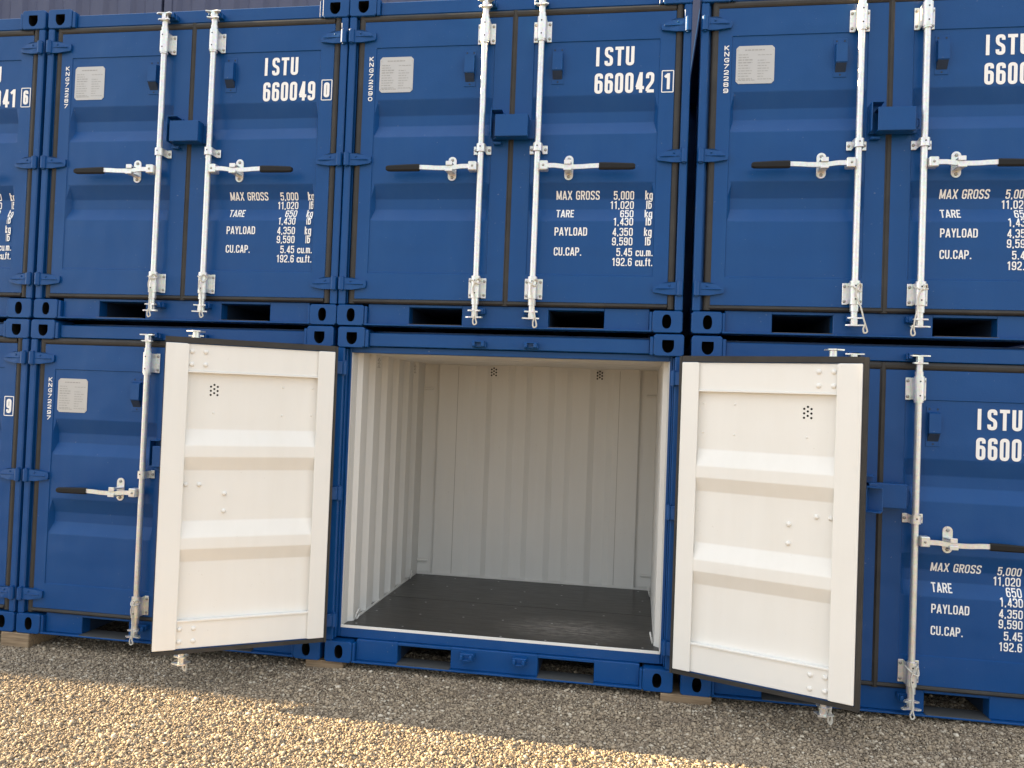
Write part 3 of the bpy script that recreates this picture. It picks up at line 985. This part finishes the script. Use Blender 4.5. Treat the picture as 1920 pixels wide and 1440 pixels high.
# ------------------------------------------------------------------ the stacks
UP = H + .008
proto = make_container()
GROUP = "blue shipping containers stacked two high in the front row"
SPECS = [   # x, z, kng, number, check, label
    (0.0, 0.0, "KNG72292", "660045", "8", "blue container with both doors wide open showing its white interior and dark floor"),
    (-1.9757, 0.0, "KNG72297", "660046", "3", "closed blue container on the gravel, number KNG72297, half hidden by an open white door"),
    (-3.9394, 0.0, None, "660047", "9", "blue container at the bottom left edge, boxed check digit 9 on its door"),
    (1.9879, -.004, "KNG72293", "660044", "2", "closed blue container on the gravel right of the open one, half behind its door"),
    (-1.9644, UP, "KNG72287", "660049", "0", "upper blue container numbered 660049, door serial KNG72287"),
    (-3.9321, UP, None, "660041", "6", "upper blue container at the left edge, boxed check digit 6 on its door"),
    (-0.0117, UP, "KNG72290", "660042", "1", "upper blue container numbered 660042, standing on top of the open container"),
    (1.9827, UP, "KNG72289", "660040", "0", "upper blue container at the right, door serial KNG72289"),
]
roots = []
for i, (x, z, kng, num, chk, lab) in enumerate(SPECS):
    r = proto if i == 0 else copy_tree(proto)
    r.location = (x, 0.0, z)
    tag(r, lab, "shipping container", GROUP)
    roots.append(r)
for r, (x, z, kng, num, chk, lab) in zip(roots, SPECS):
    letter(r, kng, num, chk)
# the two doors of the middle container stand open
dl, dr = door_of(roots[0], False), door_of(roots[0], True)
dl.rotation_euler = (0, 0, math.radians(-147.3))
dr.rotation_euler = (0, 0, math.radians(158.7))
for d, sd, pin in ((dl, 0, PIN_L), (dr, 1, PIN_R)):
    for c in list(d.children):
        if c.name.split('.')[0] == "seal":
            bpy.data.objects.remove(c)
    mb = seal_mb(sd, False)
    if sd: mb.mirror(W)
    mb.shift((-pin[0], -pin[1], 0)).build("seal", M_RUBBER, d)
dl["label"] = "open door turned to its cream white inside, black rubber round the edge"
dr["label"] = "open door turned to its cream white inside, black rubber round the edge"
# fittings inside the open container
for y in (.215, 1.335):
    ring_mb(y).build("lashing_ring", M_LINER, roots[0])
    ring_mb(y).mirror(W).build("lashing_ring", M_LINER, roots[0])
for z in (.292, 1.590):
    for s in (0, 1):
        b = MB(); b.tube([(.102, BACK + .012, z), (.176, BACK + .012, z)], .0085, 8)
        if s: b.mirror(W)
        b.build("lashing_bar", M_LINER, roots[0])
HEX = [(-.017, .022), (0, .032), (.017, .022), (-.017, .0), (0, .01), (.017, .0), (-.017, -.022), (0, -.012), (.017, -.022)]
b = MB()
for x in (.640, 1.430):
    for dx, dz in HEX: b.disc((x + dx, BACK + (-.0008 if False else .0), 1.728 + dz), (0, 1, 0), .0066, 0)
b.v = [(p[0], BACK - .0012 + (.022 if .0 else 0), p[2]) for p in b.v]
b.build("vent_holes", M_HOLE, roots[0])
b = MB()
for y in (.455, 1.275):
    for dx, dz in HEX: b.disc((.1012, y + dx, 1.722 + dz), (1, 0, 0), .0050, 0)
b.build("vent_holes", M_HOLE, roots[0])

# unseen row to the left shades the gravel; its third level is an added blocker
KEEP = {"frame", "corner_casting", "side_wall", "back_wall", "roof", "door"}
rear_keep = {"frame", "corner_casting", "side_wall", "back_wall", "roof"}
shell = copy_tree(proto, keep=KEEP)
for c in list(shell.children):
    if c.name.split('.')[0] == "door": c.rotation_euler = (0, 0, 0)
n_far = 0
for k in range(9):
    for lev in range(3 if 2 <= k <= 4 else 2):  # third level put in to keep the sun off the open right door
        r = shell if n_far == 0 else copy_tree(shell)
        n_far += 1
        r.location = (-5.905 - 1.968 * k, 0.0, UP * lev)
        tag(r, "unseen plain blue container further along the row, put in to block the low sun", "shipping container", "containers further left along the row")
# the back row, seen over the front stack at the top left
rear = copy_tree(proto, keep=rear_keep)
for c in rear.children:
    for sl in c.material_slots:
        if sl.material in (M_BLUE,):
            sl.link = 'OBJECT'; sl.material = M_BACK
first = True
for k in range(7):
    for lev in range(4):
        r = rear if first else copy_tree(rear)
        first = False
        r.location = (-4.905 + 1.968 * (k - 1) + W, 2.62 + LEN, UP * lev)
        r.rotation_euler = (0, 0, math.pi)
        tag(r, "container of the back row, its ribbed rear wall showing above the front stack", "shipping container", "containers of the back row")

# ------------------------------------------------------------------ white cords tied at the lock rod feet
def cord(name, label, base, pts, r=.0042):
    P = [Vector(p) for p in pts]; sm = []
    n = len(P)
    for i in range(n - 1):
        a, b_, c, d = P[max(i - 1, 0)], P[i], P[i + 1], P[min(i + 2, n - 1)]
        for k in range(5):
            t = k / 5
            sm.append(0.5 * ((2 * b_) + (c - a) * t + (2 * a - 5 * b_ + 4 * c - d) * t * t + (3 * b_ - 3 * c + d - a) * t ** 3))
    sm.append(P[-1])
    mb = MB(); mb.tube(sm, r, 7)
    o = mb.build(name, M_ROPE)
    o.matrix_world = base
    return tag(o, label, "cord", "white cords tied at the feet of the lock rods")
R3 = random.Random(5)
NUMS = {1: "lower container with serial KNG72297", 4: "upper container 660049", 6: "upper container 660042", 7: "upper container numbered KNG72289", 3: "lower container at the right edge"}
for i in (4, 6, 7, 1, 3):
    for side in (0, 1):
        if i == 1 and side == 1: continue
        if i == 3 and side == 0: continue
        X = W - ROD_X if side else ROD_X
        j = lambda a: R3.uniform(-a, a)
        lean = (.045 if (i == 7 and side == 0) else (-.045 if (i == 7 and side == 1) else (.012 if side == 0 else R3.uniform(-.01, .03))))
        zb = .022 + R3.uniform(-.012, .01)
        pts = [(X - .028, -.030, .262), (X - .012, -.064, .250 + j(.01)), (X + .022, -.066, .236 + j(.01)), (X + .030, -.040, .255),
               (X + .016, -.066, .268), (X - .010 + lean * .2, -.068, .215), (X + lean * .5, -.070, .15), (X + lean * .8, -.078, .09),
               (X + lean + .004, -.080, .045), (X + lean + .010, -.080, zb), (X + lean - .004, -.081, zb - .008), (X + lean - .010, -.082, zb + .012), (X + lean - .002, -.084, .060)]
        cord("cord", "white cord at the %s lock rod foot of the %s" % ("right" if side else "left", NUMS[i]),
             Matrix.Translation(roots[i].location), pts)
for side, d, pin, wh in ((0, dl, PIN_L, "left"), (1, dr, PIN_R, "right")):
    X = W - ROD_X if side else ROD_X
    X += (-.030 if side else -.02)
    pts = [(X - .012, -.058, .20), (X - .004, -.066, .12), (X, -.070, .075), (X + .010, -.072, .050), (X + .020, -.070, .085), (X + .004, -.075, .070), (X - .006, -.074, .030),
           (X - .001, -.074, .004), (X + .010, -.074, .022), (X + .006, -.072, .058)]
    base = Matrix.Translation(pin) @ Matrix.Rotation(d.rotation_euler.z, 4, 'Z') @ Matrix.Translation((-pin[0], -pin[1], 0))
    cord("cord", "white cord hanging below the %s open door" % wh, base, pts, .0058)

# ------------------------------------------------------------------ timber blocks under the corners
def gz(x, y):
    k = max(0.0, min(1.0, (y + .38) / .33)); k = k * k * (3 - 2 * k)
    q = max(0.0, min(1.0, (x + 1.3) / 1.0)); q = q * q * (3 - 2 * q)
    return -.074 + .0065 * max(-4.0, min(4.0, x)) + .006 * math.sin(1.9 * x + .7) * math.cos(2.3 * y + .4) + .003 * math.sin(5.3 * x + 3.1 * y) + k * (.026 * q - .004)
for x0, x1, yf, lab in ((-2.072, -1.880, -.004, "pale timber block propping the container corner at the left edge"),
                    (-.118, .105, .020, "timber block under the corner between the open container and its left neighbour"),
                    (1.885, 2.150, -.004, "pale timber block under the corners right of the open container, half sunk in gravel")):
    b = MB(); zz = gz((x0 + x1) / 2, .1)
    b.box(x0, x1, yf, yf + .32, zz - .06, -.0025, 0, .004)
    tag(b.build("timber_block", M_WOOD), lab, "timber block", "timber blocks under the containers")

# ------------------------------------------------------------------ ground
def axis(lo, hi, step, far):
    a = list(np.arange(lo, hi + 1e-6, step)); s = step
    while a[-1] < far: s *= 1.5; a.append(a[-1] + s)
    s = step
    while a[0] > -far: s *= 1.5; a.insert(0, a[0] - s)
    return a
gx, gy = axis(-5, 5, .08, 400), axis(-3, 1.2, .08, 400)
def gsafe(x, y):
    f = max(0, 1 - max(0, abs(x) - 5) / 10) * max(0, 1 - max(0, abs(y) - 3) / 10)
    return -.074 + (gz(x, y) + .074) * f
b = MB()
n = len(gx)
b.add([(x, y, gsafe(x, y)) for y in gy for x in gx], [(j * n + i, j * n + i + 1, (j + 1) * n + i + 1, (j + 1) * n + i) for j in range(len(gy) - 1) for i in range(n - 1)], 0, True)
tag(b.build("ground", M_GROUND, recalc=False), kind="structure")

def gravel():
    t = (1 + 5 ** .5) / 2
    ico = np.array([(-1, t, 0), (1, t, 0), (-1, -t, 0), (1, -t, 0), (0, -1, t), (0, 1, t), (0, -1, -t), (0, 1, -t), (t, 0, -1), (t, 0, 1), (-t, 0, -1), (-t, 0, 1)], float)
    ico /= np.linalg.norm(ico[0])
    F = np.array([(0, 11, 5), (0, 5, 1), (0, 1, 7), (0, 7, 10), (0, 10, 11), (1, 5, 9), (5, 11, 4), (11, 10, 2), (10, 7, 6), (7, 1, 8), (3, 9, 4), (3, 4, 2), (3, 2, 6), (3, 6, 8), (3, 8, 9), (4, 9, 5), (2, 4, 11), (6, 2, 10), (8, 6, 7), (9, 8, 1)])
    sp = .0082
    X, Y = np.meshgrid(np.arange(-3.3, 3.7, sp), np.arange(-1.75, .42, sp))
    X = X.ravel(); Y = Y.ravel()
    keep = (Y > -1.55 + .0 * X) & (Y > -1.75 + .19 * (X - -2.0) - .30)
    X, Y = X[keep], Y[keep]
    n = len(X)
    X = X + rng.uniform(-.6, .6, n) * sp; Y = Y + rng.uniform(-.6, .6, n) * sp
    r = np.clip(rng.lognormal(math.log(.0043), .40, n), .0021, .0130)
    Z = -.074 + .0065 * np.clip(X, -4, 4) + .006 * np.sin(1.9 * X + .7) * np.cos(2.3 * Y + .4) + .003 * np.sin(5.3 * X + 3.1 * Y)
    kk = np.clip((Y + .38) / .33, 0, 1); kk = kk * kk * (3 - 2 * kk)
    qq = np.clip((X + 1.3) / 1.0, 0, 1); qq = qq * qq * (3 - 2 * qq)
    Z = Z + kk * (.026 * qq - .004)
    Z = Z + rng.uniform(-.1, .75, n) * r
    P = ico[None] * (1 + rng.uniform(-.28, .22, (n, 12, 1)))
    P = P * (r[:, None, None] * np.stack([rng.uniform(.9, 1.5, n), rng.uniform(.75, 1.1, n), rng.uniform(.55, .9, n)], 1)[:, None, :])
    # random orientation: yaw, then tilt
    a = rng.uniform(0, 2 * np.pi, n); c, s = np.cos(a), np.sin(a)
    tl = rng.normal(0, .5, n); ct, st = np.cos(tl), np.sin(tl)
    x, y, z = P[..., 0], P[..., 1], P[..., 2]
    y, z = y * ct[:, None] - z * st[:, None], y * st[:, None] + z * ct[:, None]
    x, y = x * c[:, None] - y * s[:, None], x * s[:, None] + y * c[:, None]
    V = np.stack([x + X[:, None], y + Y[:, None], z + Z[:, None]], -1).reshape(-1, 3)
    FF = (F[None] + (np.arange(n) * 12)[:, None, None]).reshape(-1, 3)
    me = bpy.data.meshes.new("gravel")
    me.vertices.add(len(V)); me.vertices.foreach_set("co", V.astype(np.float32).ravel())
    me.loops.add(FF.size); me.loops.foreach_set("vertex_index", FF.astype(np.int32).ravel())
    me.polygons.add(len(FF)); me.polygons.foreach_set("loop_start", np.arange(0, FF.size, 3, dtype=np.int32))
    me.materials.append(M_STONE)
    me.update(calc_edges=True)
    o = bpy.data.objects.new("gravel", me); COL.objects.link(o)
    tag(o, "loose pale brown gravel stones covering the ground in front of the containers", "gravel", kind="stuff")
gravel()
